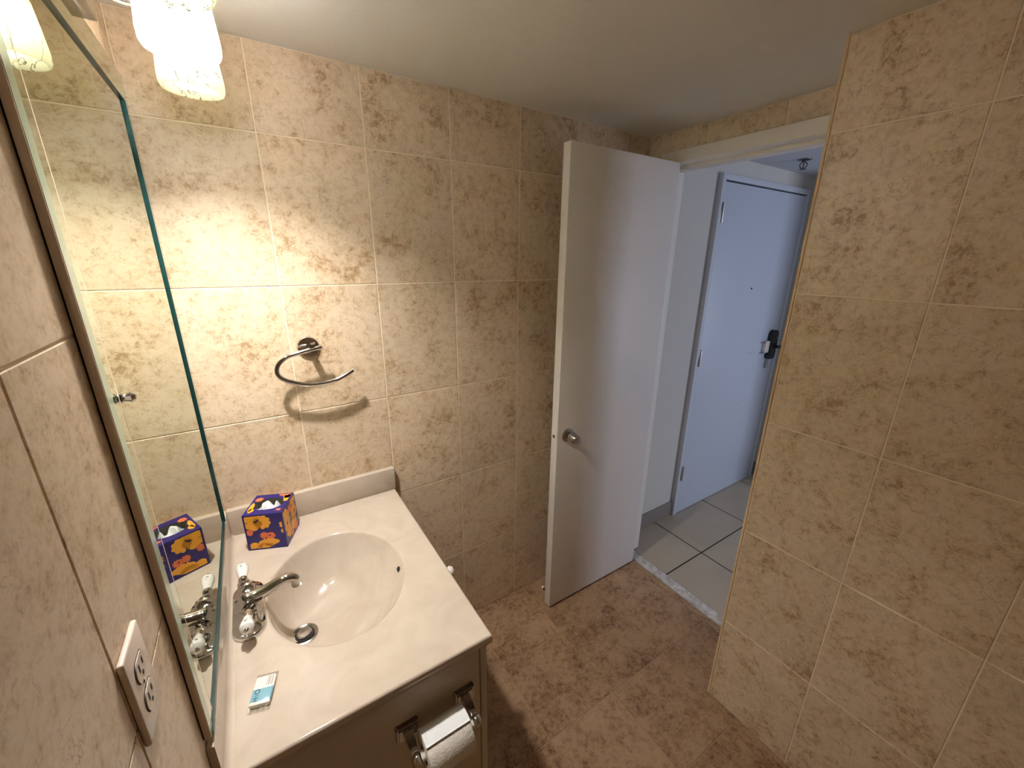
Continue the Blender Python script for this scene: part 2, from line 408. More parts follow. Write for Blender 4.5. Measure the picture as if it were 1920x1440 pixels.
lp = wpart('latch_plate', MB().box(DX0 - 0.0012, DX0 + 0.0002, -0.174, -0.150, KZ - 0.028, KZ + 0.028, bev=0.0004), M['frame_paint'], dr)
wpart('latch_bolt', MB().lathe([(0.0, 0.0), (0.0075, 0.0), (0.007, 0.003), (0.0, 0.0045)], (DX0 - 0.001, -0.162, KZ), (-1, 0, 0), 20), M['nickel'], dr)
ds = MB().tube([(1.262, DYB - 0.001, 0.05), (1.262, -0.105, 0.05)], 0.006, 12)
wpart('door_stop', ds, M['rubber'], dr)
wpart('stop_tip', MB().tube([(1.262, -0.105, 0.05), (1.262, -0.094, 0.05)], [0.0075, 0.0065], 14), M['white_plastic'], dr)
for z in (0.25, 1.02, 1.80):
    wpart('hinge', MB().tube([(DX1 + 0.003, DYB + 0.003, z - 0.045), (DX1 + 0.003, DYB + 0.003, z + 0.045)], 0.006, 12), M['nickel'], dr)

# ------------------------------------------------------------------ entry door in the hall
EX0, EX1, EZ = 2.440, 3.36, 2.043
ef = thing('trim_3', 'pale grey frame around the entry door in the hall', 'door frame', ((EX0 + EX1) / 2, 0, 0), kind='structure')
wpart('jamb', MB().box(EX0 - 0.032, EX0 - 0.004, -0.029, 0.0, 0, 2.083, bev=0.002), M['entry_frame'], ef)
wpart('jamb', MB().box(EX1 + 0.004, EX1 + 0.036, -0.029, 0.0, 0, 2.083, bev=0.002), M['entry_frame'], ef)
wpart('head', MB().box(EX0 - 0.004, EX1 + 0.004, -0.029, 0.0, EZ + 0.009, 2.083, bev=0.002), M['entry_frame'], ef)
wpart('door_gap_shadow', MB().box(EX0 - 0.004, EX1 + 0.004, -0.004, 0.0, 0, EZ + 0.009), M['dark_gap'], ef)  # black sheet that paints the shadow line around the door panel
ed = thing('door_2', 'pale blue-white entry door across the hall with black lock', 'door', ((EX0 + EX1) / 2, 0, 0), kind='structure')
wpart('door_panel', MB().box(EX0, EX1, -0.026, -0.005, 0.004, EZ, bev=0.0015), M['entry_paint'], ed)
for z in (1.89, 1.085, 0.31):
    h = wpart('hinge', MB().box(EX0 - 0.012, EX0 + 0.012, -0.031, -0.0265, z - 0.05, z + 0.05, bev=0.001), M['steel'], ed)
    k = MB().tube([(EX0 - 0.002, -0.034, z - 0.05), (EX0 - 0.002, -0.034, z + 0.05)], 0.006, 10)
    kk = k.build('hinge_pin', M['nickel'], None); kk.parent = h
# smart lock body with rounded ends
LX, LZ = 3.262, 1.086
pts = []
for k in range(13): a = PI * k / 12; pts.append((LX + 0.036 * math.cos(a), LZ + 0.068 + 0.034 * math.sin(a)))
pts += [(LX - 0.036, LZ - 0.085), (LX - 0.024, LZ - 0.1), (LX + 0.024, LZ - 0.1), (LX + 0.036, LZ - 0.085)]
lb = MB().poly(pts, 0.034, lambda u, v, d: (u, -0.0262 - d, v))
lk = wpart('lock_body', lb, M['black'], ed)
def sub(o, par): o.parent = par; return o          # parts sit at the world origin, so sub-parts need no inverse
sub(MB().tube([(LX + 0.012, -0.06, LZ - 0.012), (LX + 0.012, -0.082, LZ - 0.012), (LX + 0.03, -0.09, LZ - 0.012), (LX + 0.105, -0.09, LZ - 0.012)], 0.011, 14).build('lever', M['black'], None), lk)
sub(MB().lathe([(0, 0), (0.005, 0), (0.004, 0.002), (0, 0.0025)], (LX + 0.012, -0.06, LZ + 0.05), (0, -1, 0), 12).build('button', M['grey_plastic'], None), lk)
lt = wpart('latch', MB().box(3.168, 3.222, -0.05, -0.0262, LZ - 0.052, LZ + 0.03, bev=0.005), M['white_plastic'], ed, label='white swing latch')
for z in (LZ + 0.024, LZ - 0.046):
    sub(MB().tube([(3.172, -0.04, z), (3.142, -0.04, z - 0.004)], 0.005, 10).build('latch_arm', M['steel'], None), lt)
ov = [(3.262 + 0.021 * math.cos(2 * PI * k / 24), 0.948 + 0.038 * math.sin(2 * PI * k / 24)) for k in range(24)]
wpart('keyhole_cover', MB().poly(ov, 0.008, lambda u, v, d: (u, -0.0262 - d, v)), M['grey_plastic'], ed)
wpart('peephole', MB().lathe([(0, 0), (0.006, 0), (0.005, 0.003), (0, 0.0032)], (2.888, -0.0262, 1.478), (0, -1, 0), 14), M['black'], ed)
for x, z in ((2.983, 1.058), (3.03, 1.045), (2.985, 0.69)):
    wpart('screw_hole', MB().lathe([(0, 0), (0.0045, 0), (0.004, 0.001), (0, 0.0012)], (x, -0.0262, z), (0, -1, 0), 10), M['grey_plastic'], ed)

# sprinkler
sp = thing('fire_sprinkler', 'small chrome fire sprinkler hanging from the hall ceiling', 'sprinkler', (2.87, -0.19, ZC + 0.004), 1.99)
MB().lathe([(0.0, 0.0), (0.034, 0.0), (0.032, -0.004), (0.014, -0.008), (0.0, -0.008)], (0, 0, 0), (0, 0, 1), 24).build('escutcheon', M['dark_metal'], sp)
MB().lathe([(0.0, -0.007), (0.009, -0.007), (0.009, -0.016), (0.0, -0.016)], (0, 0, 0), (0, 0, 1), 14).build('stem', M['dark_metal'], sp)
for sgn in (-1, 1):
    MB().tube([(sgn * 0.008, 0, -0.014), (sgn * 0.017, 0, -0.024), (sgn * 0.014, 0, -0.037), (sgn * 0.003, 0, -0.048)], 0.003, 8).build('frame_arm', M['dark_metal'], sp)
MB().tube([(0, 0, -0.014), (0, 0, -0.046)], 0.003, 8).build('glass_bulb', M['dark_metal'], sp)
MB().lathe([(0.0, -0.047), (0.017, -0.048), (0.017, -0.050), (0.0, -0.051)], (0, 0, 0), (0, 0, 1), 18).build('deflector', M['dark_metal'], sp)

# ------------------------------------------------------------------ vanity cabinet
CT = 0.805                      # counter height
VX1, VY1 = 0.588, -0.757
vc = thing('vanity_cabinet', 'beige painted vanity cabinet under the cultured marble top', 'cabinet', (XW, -0.002, 0))
SP = -0.735
wpart('side_panel', MB().box(XW + 0.001, 0.563, SP, SP + 0.016, 0.0, CT - 0.027, bev=0.001), M['cabinet'], vc)
wpart('side_panel', MB().box(XW + 0.001, 0.563, -0.018, -0.002, 0.0, CT - 0.027, bev=0.001), M['cabinet'], vc)
wpart('back_panel', MB().box(XW + 0.001, XW + 0.009, SP + 0.0165, -0.0185, 0.08, CT - 0.2, bev=0.001), M['cabinet'], vc)
wpart('bottom_panel', MB().box(XW + 0.0095, 0.55, SP + 0.0165, -0.0185, 0.08, 0.095), M['cabinet'], vc)
wpart('toe_kick', MB().box(0.49, 0.505, SP + 0.0165, -0.0185, 0.0, 0.0795), M['cabinet'], vc)
wpart('front_rail', MB().box(0.548, 0.563, SP + 0.0165, -0.0185, CT - 0.06, CT - 0.027), M['cabinet'], vc)
for y0, y1, ky, kz in ((SP + 0.001, -0.372, -0.466, 0.752), (-0.369, -0.003, -0.345, 0.45)):
    d = wpart('door', MB().box(0.567, 0.584, y0, y1, 0.085, CT - 0.034, bev=0.002), M['cabinet'], vc)
    k = MB().lathe([(0.0, 0.0), (0.006, 0.0), (0.005, 0.012), (0.013, 0.019), (0.016, 0.026), (0.012, 0.034), (0.0, 0.037)], (0.584, ky, kz), (1, 0, 0), 24).build('knob', M['white_plastic'], None)
    sub(k, d); k['label'] = 'round white knob'

# ------------------------------------------------------------------ vanity top with bowl
vt = thing('basin_countertop', 'cream cultured marble vanity top with moulded oval basin', 'countertop', (XW, -0.002, CT))
bcx, bcy, rx, ry = 0.317, -0.383, 0.170, 0.207
Dx, Dy = 0.216, -0.388; DEP = 0.132
x0, x1, y0, y1 = XW + 0.001, VX1, VY1, -0.002
angs = sorted([2 * PI * k / 96 for k in range(96)] + [math.atan2(yy - bcy, xx - bcx) % (2 * PI) for xx in (x0, x1) for yy in (y0, y1)])
def rect(a, i):
    c, s = math.cos(a), math.sin(a); X0, X1, Y0, Y1 = x0 + i, x1 - i, y0 + i, y1 - i
    # scale the outer outline point so every ring keeps the corners
    tx = ((x1 if c > 0 else x0) - bcx) / c if abs(c) > 1e-9 else 1e9
    ty = ((y1 if s > 0 else y0) - bcy) / s if abs(s) > 1e-9 else 1e9
    t = min(tx, ty); px, py = bcx + c * t, bcy + s * t
    return min(max(px, X0), X1), min(max(py, Y0), Y1)
rings = []
for i, z in ((0.004, -0.026), (0.0, -0.022), (0.0, -0.005), (0.0016, -0.0016), (0.005, 0.0), (0.0062, 0.0)):
    rings.append([(*rect(a, i), CT + z) for a in angs])
def ell(a, k): 
    # point of the ellipse in the direction of angle a, scaled by adding k
    c, s = math.cos(a), math.sin(a); r = 1 / math.sqrt((c / rx) ** 2 + (s / ry) ** 2)
    return bcx + c * (r + k), bcy + s * (r + k)
for k, z in ((0.0095, 0.0), (0.008, 0.0), (0.004, -0.0008), (0.001, -0.003), (-0.001, -0.006)):
    rings.append([(*ell(a, k), CT + z) for a in angs])
for s_ in (0.97, 0.93, 0.88, 0.82, 0.74, 0.65, 0.55, 0.45, 0.35, 0.26, 0.19):
    z = -0.006 - (DEP - 0.006) * (1 - s_ ** 3.0) * (1.0)
    ring = []
    for a in angs:
        ex, ey = ell(a, -0.001)
        t = s_ ** 0.92
        ring.append((Dx + (ex - Dx) * t, Dy + (ey - Dy) * t, CT + z))
    rings.append(ring)
mb = MB(); mb.loops(rings, cap0=False, cap1=True)
wpart('counter_slab', mb, M['marble'], vt, ang=50)
# coved backsplash along the mirror wall
sx = 0.0695; cr = 0.013; st = 0.889
prof = [(XW + 0.001, CT + 0.0004), (XW + 0.001, st), (sx - 0.004, st), (sx - 0.001, st - 0.001), (sx, st - 0.004)]
for k in range(9):
    a = PI / 2 * k / 8
    prof.append((sx + cr - cr * math.cos(a), CT + 0.0004 + cr - cr * math.sin(a)))
mb = MB(); mb.loops([[(x, y0 + 0.004, z) for x, z in prof], [(x, y1, z) for x, z in prof]])
wpart('backsplash', mb, M['marble'], vt, ang=40)
wpart('side_splash', MB().box(sx + 0.0005, VX1 + 0.002, -0.022, -0.0005, CT + 0.0004, CT + 0.0885, bev=0.0018), M['marble'], vt)
# overflow and drain
ovx = MB().lathe([(0.0, 0.0), (0.0095, 0.0), (0.0092, 0.0012), (0.0, 0.0013)], (0, 0, 0), (0, 0, 1), 20)
o = ovx.build('overflow_hole', M['slot'], None)
o.data.transform(Matrix.Translation((0.4725, -0.412, 0.778)) @ Vector((0, 0, 1)).rotation_difference(Vector((-0.93, 0.05, 0.35))).to_matrix().to_4x4() @ Matrix.Diagonal((1.45, 1.1, 2.2, 1)))
W(o, vt)
zb = CT - DEP
dn = wpart('drain_flange', MB().lathe([(0.0, 0.0), (0.034, 0.0), (0.034, 0.003), (0.030, 0.0045), (0.023, 0.001), (0.022, 0.0005), (0.0, 0.0005)], (Dx, Dy, zb + 0.001), (0, 0, 1), 36), M['steel'], vt)
sub(MB().lathe([(0.0, 0.002), (0.0235, 0.002), (0.0235, 0.0028), (0.0, 0.0028)], (Dx, Dy, zb + 0.001), (0, 0, 1), 32).build('drain_gap', M['slot'], None), dn)
sub(MB().lathe([(0.0, 0.003), (0.018, 0.003), (0.019, 0.007), (0.016, 0.0095), (0.0, 0.0105)], (Dx, Dy, zb + 0.001), (0, 0, 1), 32).build('stopper', M['steel'], None), dn)

# ------------------------------------------------------------------ faucet
fc = thing('faucet', 'chrome centerset faucet with white porcelain levers at the basin', 'faucet', (0.111, -0.376, CT + 0.0004))
def stadium(hw, hl, n=16):
    r = hw; p = []
    for k in range(n + 1): a = PI * k / n; p.append((r * math.cos(a), hl - r + r * math.sin(a)))
    for k in range(n + 1): a = PI + PI * k / n; p.append((r * math.cos(a), -(hl - r) + r * math.sin(a)))
    return p
mb = MB()
mb.loops([[(x, y, z) for x, y in stadium(hw, hl)] for hw, hl, z in ((0.035, 0.096, 0.0), (0.035, 0.096, 0.007), (0.033, 0.094, 0.010), (0.026, 0.087, 0.012), (0.020, 0.081, 0.019), (0.016, 0.076, 0.021))])
MBb = mb.build('base_plate', M['chrome'], fc)
sp_ = smooth_path([(-0.012, 0, 0.018), (-0.004, 0, 0.034), (0.02, 0, 0.037), (0.045, 0, 0.042), (0.068, 0, 0.050), (0.086, 0, 0.0545), (0.099, 0, 0.052), (0.107, 0, 0.043), (0.1085, 0, 0.033)], 6)
rr = [0.0185 + (0.0122 - 0.0185) * min(1, i / (len(sp_) * 0.6)) for i in range(len(sp_))]
spout = MB().tube(sp_, rr, 20).build('spout', M['chrome'], fc, ang=60)
MB().tube([(0.1085, 0, 0.034), (0.109, 0, 0.026)], 0.0124, 20).build('aerator', M['steel'], spout)
MB().lathe([(0.0, 0.012), (0.022, 0.012), (0.02, 0.022), (0.016, 0.03), (0.0, 0.034)], (-0.006, 0, 0), (0, 0, 1), 28).build('spout_body', M['chrome'], fc)
MB().tube([(-0.024, 0, 0.014), (-0.024, 0, 0.045)], 0.0025, 10).build('lift_rod', M['chrome'], fc)
for s in (1, -1):
    cy = s * 0.051
    hb = MB().lathe([(0.0, 0.012), (0.019, 0.012), (0.018, 0.017), (0.012, 0.022), (0.010, 0.027), (0.019, 0.031), (0.020, 0.033), (0.012, 0.037), (0.009, 0.042), (0.0, 0.045)], (0, cy, 0), (0, 0, 1), 28).build('handle_body', M['chrome'], fc)
    a = Vector((-0.004 * s - 0.002, cy + s * 0.004, 0.039)); d = Vector((-0.02, s * 1.0, 0.20)).normalized()
    MB().lathe([(0.0, 0.0), (0.007, 0.0), (0.006, 0.006), (0.0105, 0.012), (0.0105, 0.017), (0.008, 0.022), (0.0, 0.022)], a, d, 20).build('lever_neck', M['chrome'], hb)
    lv = MB().lathe([(0.0, 0.021), (0.0092, 0.021), (0.0098, 0.026), (0.0140, 0.044), (0.0148, 0.052), (0.0132, 0.060), (0.0082, 0.064), (0.0, 0.065)], a, d, 24).build('lever', M['porcelain'], hb, label='white porcelain lever')
    MB().lathe([(0.0, 0.062), (0.0052, 0.063), (0.0062, 0.067), (0.004, 0.071), (0.0, 0.072)], a, d, 16).build('lever_cap', M['chrome'], hb)
    # small painted scroll on the porcelain
    t = a + d * 0.048; upn = Vector((1, 0, 0)).cross(d) * s; upn = upn if upn.z > 0 else -upn
    path = [t + d * q * s * s + Vector((1, 0, 0)) * xo + upn * math.sqrt(max(0.0133 ** 2 - xo ** 2, 1e-8)) * (1.0 + 0.02) for q, xo in ((-0.007, 0.0005), (-0.004, 0.003), (-0.001, 0.0), (0.002, -0.003), (0.004, -0.001), (0.002, 0.002))]
    for i, q in enumerate((-0.007, -0.004, -0.001, 0.002, 0.004, 0.002)):
        rloc = 0.0098 + (0.0148 - 0.0098) * min(1, (0.048 + q - 0.026) / 0.026)
        xo = (0.0005, 0.003, 0.0, -0.003, -0.001, 0.002)[i]
        path[i] = t + d * q + Vector((1, 0, 0)) * xo + upn * (math.sqrt(max(rloc ** 2 - xo ** 2, 1e-8)) + 0.0002)
    MB().tube(smooth_path(path, 4), 0.0006, 6).build('painted_mark', M['ink'], hb)

# ------------------------------------------------------------------ tissue box
ang = math.atan2(-0.0414, 0.101)
S_ = 0.108; HB = 0.121
tb = thing('tissue_box', 'navy cube tissue box with orange flower print on the vanity', 'tissue box', (0.1138, -0.1253, CT + 0.0006), ang)
# body: four walls and a lid with an oval opening (local x along the front, y to the back)
mb = MB()
q = 48; op = [(S_ / 2 + 0.043 * math.cos(2 * PI * k / q), S_ / 2 + 0.031 * math.sin(2 * PI * k / q)) for k in range(q)]
angs2 = [2 * PI * k / q for k in range(q)]
def sq(a, i):
    c, s = math.cos(a), math.sin(a); t = (S_ / 2) / max(abs(c), abs(s)); x, y = S_ / 2 + c * t, S_ / 2 + s * t
    return min(max(x, i), S_ - i), min(max(y, i), S_ - i)
mb.loops([[(*sq(a, 0.0), 0.0) for a in angs2], [(*sq(a, 0.0), HB - 0.001) for a in angs2], [(*sq(a, 0.001), HB) for a in angs2], [(x, y, HB) for x, y in op], [(x, y, HB - 0.001) for x, y in op]], True, False)
mb.build('carton', M['box_navy'], tb, smooth=False)
MB().loops([[(x, y, HB - 0.0012) for x, y in op], [(S_ / 2 + (x - S_ / 2) * 1.05, S_ / 2 + (y - S_ / 2) * 1.2, HB - 0.03) for x, y in op]], False, True).build('opening', M['box_inside'], tb)
def blob(cx, cy, r, lob, amp, n=60, ph=0.0, sx=1.0, sy=1.0):
    return [(cx + sx * r * (1 + amp * abs(math.cos(lob / 2 * (2 * PI * k / n) + ph)) - amp / 2) * math.cos(2 * PI * k / n),
             cy + sy * r * (1 + amp * abs(math.cos(lob / 2 * (2 * PI * k / n) + ph)) - amp / 2) * math.sin(2 * PI * k / n)) for k in range(n)]
def clamp(pts, i=0.005, H=HB):
    return [(min(max(u, i), S_ - i), min(max(v, i), H - i)) for u, v in pts]
FRONT = lambda u, v, d: (u, -0.0001 - d, v)
RIGHT = lambda u, v, d: (S_ + 0.0001 + d, u, v)
LEFT = lambda u, v, d: (-0.0001 - d, S_ - u, v)
BACK = lambda u, v, d: (S_ - u, S_ + 0.0001 + d, v)
TOP = lambda u, v, d: (u, v, HB + 0.0001 + d)
def printed(face, orange, salmon, ink, H=HB):
    for plist, inset, d, key, lab in ((orange, 0.005, 0.00015, 'box_orange', 'orange flower print'), (salmon, 0.005, 0.0003, 'box_salmon', 'salmon flower print'), (ink, 0.002, 0.00045, 'box_ink', 'dark flower centre')):
        for p in plist:
            MB().poly(clamp(p, inset, H), d, face).build('flower_print', M[key], tb, smooth=False, label=lab)
front_o = [blob(0.024, 0.094, 0.024, 5, 0.22, ph=.4, sx=1.0, sy=1.05), blob(0.050, 0.094, 0.022, 9, 0.2, ph=.9, sx=1.0, sy=1.0), blob(0.022, 0.012, 0.0135, 3, 0.2, sx=1.2), blob(0.060, 0.024, 0.018, 4, 0.2, sx=1.45, sy=.75), blob(0.048, 0.013, 0.013, 4, 0.2, sx=1.6, sy=.7), blob(0.104, 0.080, 0.0105, 5, 0.3, sx=.8), blob(0.104, 0.058, 0.007, 3, .2)]
front_s = [blob(0.012, 0.062, 0.010, 8, 0.35, sx=.9), blob(0.050, 0.048, 0.0105, 11, 0.45), blob(0.068, 0.046, 0.0105, 11, 0.45, ph=.5)]
front_i = [[(0.026, 0.098), (0.032, 0.093), (0.038, 0.096), (0.044, 0.104), (0.040, 0.104), (0.034, 0.100)], [(0.062, 0.047), (0.066, 0.045), (0.069, 0.048), (0.065, 0.050)], [(0.050, 0.040), (0.056, 0.040), (0.052, 0.033)], [(0.040, 0.074), (0.044, 0.074), (0.043, 0.084)], [(0.006, 0.096), (0.013, 0.095), (0.006, 0.094)]]
printed(FRONT, front_o, front_s, front_i)
right_o = [blob(0.02, 0.098, 0.018, 5, .3), blob(0.030, 0.068, 0.026, 5, 0.25), blob(0.078, 0.07, 0.026, 5, .25, ph=.5), blob(0.085, 0.108, 0.017, 4, .3), blob(0.03, 0.036, 0.018, 4, .25), blob(0.072, 0.036, 0.02, 5, .25)]
right_s = [blob(0.055, 0.095, 0.012, 9, .4), blob(0.085, 0.018, 0.014, 9, .4), blob(0.05, 0.017, 0.011, 8, .4)]
right_i = [[(0.018, 0.066), (0.026, 0.060), (0.030, 0.072)], [(0.082, 0.070), (0.088, 0.062), (0.092, 0.072)]]
printed(RIGHT, right_o, right_s, right_i)
for v0, v1 in ((0.052, 0.066), (0.070, 0.084)):
    MB().poly([(0.044, v0), (0.062, v0), (0.062, v1), (0.044, v1)], 0.0006, RIGHT).build('text_panel', M['box_grey'], tb, smooth=False)
left_o = [blob(0.03, 0.093, 0.030, 5, .25, sx=1.0), blob(0.076, 0.092, 0.032, 5, .25, ph=.3), blob(0.03, 0.014, 0.022, 4, .2, sx=1.3), blob(0.082, 0.03, 0.024, 3, .3, sx=1.1), blob(0.06, 0.012, 0.02, 4, .2, sx=1.6)]
left_s = [blob(0.014, 0.072, 0.012, 8, .4), blob(0.05, 0.042, 0.013, 9, .4), blob(0.098, 0.066, 0.012, 8, .4)]
left_i = [[(0.066, 0.097), (0.072, 0.091), (0.078, 0.094), (0.084, 0.102), (0.078, 0.100)], [(0.044, 0.036), (0.048, 0.034), (0.050, 0.040)], [(0.058, 0.036), (0.062, 0.034), (0.063, 0.040)]]
printed(LEFT, left_o, left_s, left_i)
printed(BACK, left_o, left_s, [])
def clampt(p): return p
printed(TOP, [blob(0.011, 0.040, 0.0085, 3, .2, sx=.7, sy=2.6), blob(0.016, 0.022, 0.009, 3, .2, sx=.8, sy=1.2), blob(0.096, 0.090, 0.011, 4, .3), [(0.092, 0.062), (0.103, 0.062), (0.103, 0.104), (0.084, 0.104)]], [blob(0.019, 0.080, 0.010, 8, .4), blob(0.084, 0.100, 0.009, 8, .4, sx=1.5, sy=.8), [(0.083, 0.015), (0.098, 0.012), (0.100, 0.022), (0.084, 0.024), (0.09, 0.019)]], [], H=S_)
# tissue tuft
mb = MB(); rnd = random.Random(3); n1, n2 = 26, 12; grid = []
for i in range(n1):
    row = []
    for j in range(n2):
        u = i / (n1 - 1); v = j / (n2 - 1)
        ridge = 0.030 * math.exp(-((u - 0.38) / 0.13) ** 2) + 0.022 * math.exp(-((u - 0.78) / 0.10) ** 2) + 0.004 * math.sin(u * 22 + v * 5)
        z = HB - 0.016 + ridge * (1 - abs(2 * v - 1) ** 1.5) + 0.0025 * math.sin(17 * u + 9 * v) * (1 - abs(2 * v - 1))
        row.append(mb.bm.verts.new((S_ / 2 - 0.036 + 0.074 * u, S_ / 2 - 0.025 * math.sqrt(max(0.05, 1 - (2 * u - 1) ** 2)) * (1 - 2 * v) + 0.003 * math.sin(u * 15), z - 0.010 * abs(2 * v - 1) ** 2)))
    grid.append(row)
for i in range(n1 - 1):
    for j in range(n2 - 1): mb.bm.faces.new((grid[i][j], grid[i + 1][j], grid[i + 1][j + 1], grid[i][j + 1]))
tag(mb.build('paper_tissue', M['tissue'], None, ang=60), 'white paper tissue poking from the navy tissue box', 'tissue').matrix_world = Matrix.LocRotScale(tb.location, tb.rotation_euler, None)

# ------------------------------------------------------------------ wrapped soap
sa = math.atan2(-0.0756, -0.0125) + PI / 2      # long axis direction
so = thing('soap_bar', 'small wrapped soap bar with blue band on the vanity', 'soap', (0.1315, -0.6215, CT + 0.0008), math.atan2(-0.0117, 0.0412))
mb = MB(); mb.box(-0.0185, 0.0185, -0.031, 0.029, 0.0, 0.009, bev=0.003); mb.build('soap_block', M['soap_white'], so)
mb = MB(); mb.box(-0.0188, 0.0188, -0.0265, 0.0035, 0.0002, 0.0093, bev=0.003); mb.build('blue_band', M['soap_blue'], so)
def film_sheet(y0_, y1_):
    mb = MB(); n = 14; A = []
    for j in range(5):
        v = j / 4; row = []
        for i in range(n + 1):
            u = i / n; row.append(mb.bm.verts.new((-0.0205 + 0.041 * u, y0_ + (y1_ - y0_) * v, 0.0045 - 0.004 * v + 0.0008 * math.sin(i * 1.9) * (0.3 + v))))
        A.append(row)
    for j in range(4):
        for i in range(n): mb.bm.faces.new((A[j][i], A[j][i + 1], A[j + 1][i + 1], A[j + 1][i]))
    return mb
film_sheet(0.0285, 0.040).build('wrapper_end', M['film'], so); film_sheet(-0.0305, -0.041).build('wrapper_end', M['film'], so)
mb = MB()
for k, wd_ in enumerate((0.0008, 0.0016, 0.0007, 0.0014)):
    xx = 0.004 + k * 0.0030; mb.box(xx, xx + wd_, 0.006, 0.0255, 0.00905, 0.00915)
mb.build('bar_code', M['barcode'], so, smooth=False)
def text_mesh(mb, body, size, mat4):
    c = bpy.data.curves.new('text', 'FONT'); c.body = body; c.size = size; c.align_x = 'CENTER'; c.align_y = 'CENTER'; c.extrude = 0.00006; c.resolution_u = 4
    o = bpy.data.objects.new('text', c); COL.objects.link(o)
    dg = bpy.context.evaluated_depsgraph_get(); dg.update()
    me = bpy.data.meshes.new_from_object(o.evaluated_get(dg)); me.transform(mat4)
    mb.bm.from_mesh(me); bpy.data.meshes.remove(me); bpy.data.objects.remove(o); bpy.data.curves.remove(c)
mb = MB(); rot = Matrix.Rotation(PI / 2, 4, 'Z')
for ch, sz, x, y in (('H', 0.0125, -0.0085, -0.0205), ('2', 0.0085, -0.0078, -0.0130), ('O', 0.0135, -0.0082, -0.0045)):
    text_mesh(mb, ch, sz, Matrix.Translation((x, y, 0.0094)) @ rot)
mb.build('lettering', M['ink'], so, smooth=False)

# ------------------------------------------------------------------ toilet paper holder and roll
th = thing('toilet_paper_holder', 'chrome two-post toilet paper holder on the vanity side', 'holder', (0.45, SP, 0.64))
for x, s in ((0.377, 1), (0.517, -1)):
    rings = [[(x + u * 0.028, SP - d, 0.645 + v * 0.023) for u, v in [(1, 1), (-1, 1), (-1, -1), (1, -1)]] for d in (0.0,)]
    mb = MB(); 
    t = bmesh.new(); bmesh.ops.create_cube(t, size=1.0)
    for v in t.verts:
        f = 0.80 if v.co.y < 0 else 1.0
        v.co = Vector((x + v.co.x * 0.056 * f, SP - 0.0002 - 0.007 + v.co.y * 0.014, 0.645 + v.co.z * 0.046 * f))
    bmesh.ops.bevel(t, geom=t.edges[:], offset=0.003, segments=2, affect='EDGES'); mb.merge(t)
    bp_ = wpart('mounting_plate', mb, M['chrome'], th)
    t = bmesh.new(); bmesh.ops.create_cube(t, size=1.0)
    for v in t.verts:
        far = v.co.y < 0
        v.co = Vector((x + v.co.x * (0.014 if far else 0.022), SP - 0.012 if not far else SP - 0.062, 0.643 - (0.004 if far else 0) + v.co.z * (0.016 if far else 0.024)))
    bmesh.ops.bevel(t, geom=t.edges[:], offset=0.003, segments=2, affect='EDGES')
    mb = MB(); mb.merge(t); wpart('post', mb, M['chrome'], th)
    wpart('post_end', MB().sphere((x, SP - 0.067, 0.637), 0.0145, 24, (0.85, 1, 1)), M['chrome'], th)
wpart('roller', MB().tube([(0.384, -0.802, 0.637), (0.510, -0.802, 0.637)], 0.0105, 20), M['white_plastic'], th)
rl = thing('toilet_roll', 'white toilet paper roll on the chrome holder', 'toilet roll', (0.4435, -0.802, 0.637))
XA, XB, RO, RI = -0.0505, 0.0505, 0.047, 0.02
mb = MB(); n = 64
ring = lambda x, r: [(x, r * math.cos(2 * PI * k / n), r * math.sin(2 * PI * k / n)) for k in range(n)]
R_ = [ring(XA, RI), ring(XA, RO - 0.002), ring(XA + 0.002, RO), ring(XB - 0.002, RO), ring(XB, RO - 0.002), ring(XB, RI), ring(XA, RI)]
mb.loops(R_, False, False); bmesh.ops.remove_doubles(mb.bm, verts=mb.bm.verts[:], dist=1e-6)
mb.build('paper_winding', M['paper'], rl, ang=50)
mb = MB(); mb.loops([ring(XA + 0.0005, RI - 0.0005), ring(XB - 0.0005, RI - 0.0005), ring(XB - 0.0005, RI - 0.002), ring(XA + 0.0005, RI - 0.002), ring(XA + 0.0005, RI - 0.0005)], False, False)
mb.build('cardboard_core', plain('cardboard', srgb(176, 150, 118), 0.9), rl)
mb = MB(); outer = []; inner = []
m_ = 20
for k in range(m_ + 1):
    a = math.radians(62 + (112 - 62) * k / m_)      # loose sheet over the top, ending on the camera side
    lift = 0.0012 + (0.0022 if k == m_ else 0) + 0.0014 * (k / m_) ** 4
    outer.append((math.cos(a), math.sin(a), RO + lift)); inner.append((math.cos(a), math.sin(a), RO + 0.0002 + 0.0014 * (k / m_) ** 4))
rA = [[(XA, c * r, s * r), (XB, c * r, s * r)] for c, s, r in outer] + [[(XA, c * r, s * r), (XB, c * r, s * r)] for c, s, r in inner[::-1]]
rA = [[p[0] for p in rA], [p[1] for p in rA]]
mb.loops(rA); mb.build('loose_sheet', M['tissue'], rl, ang=60)

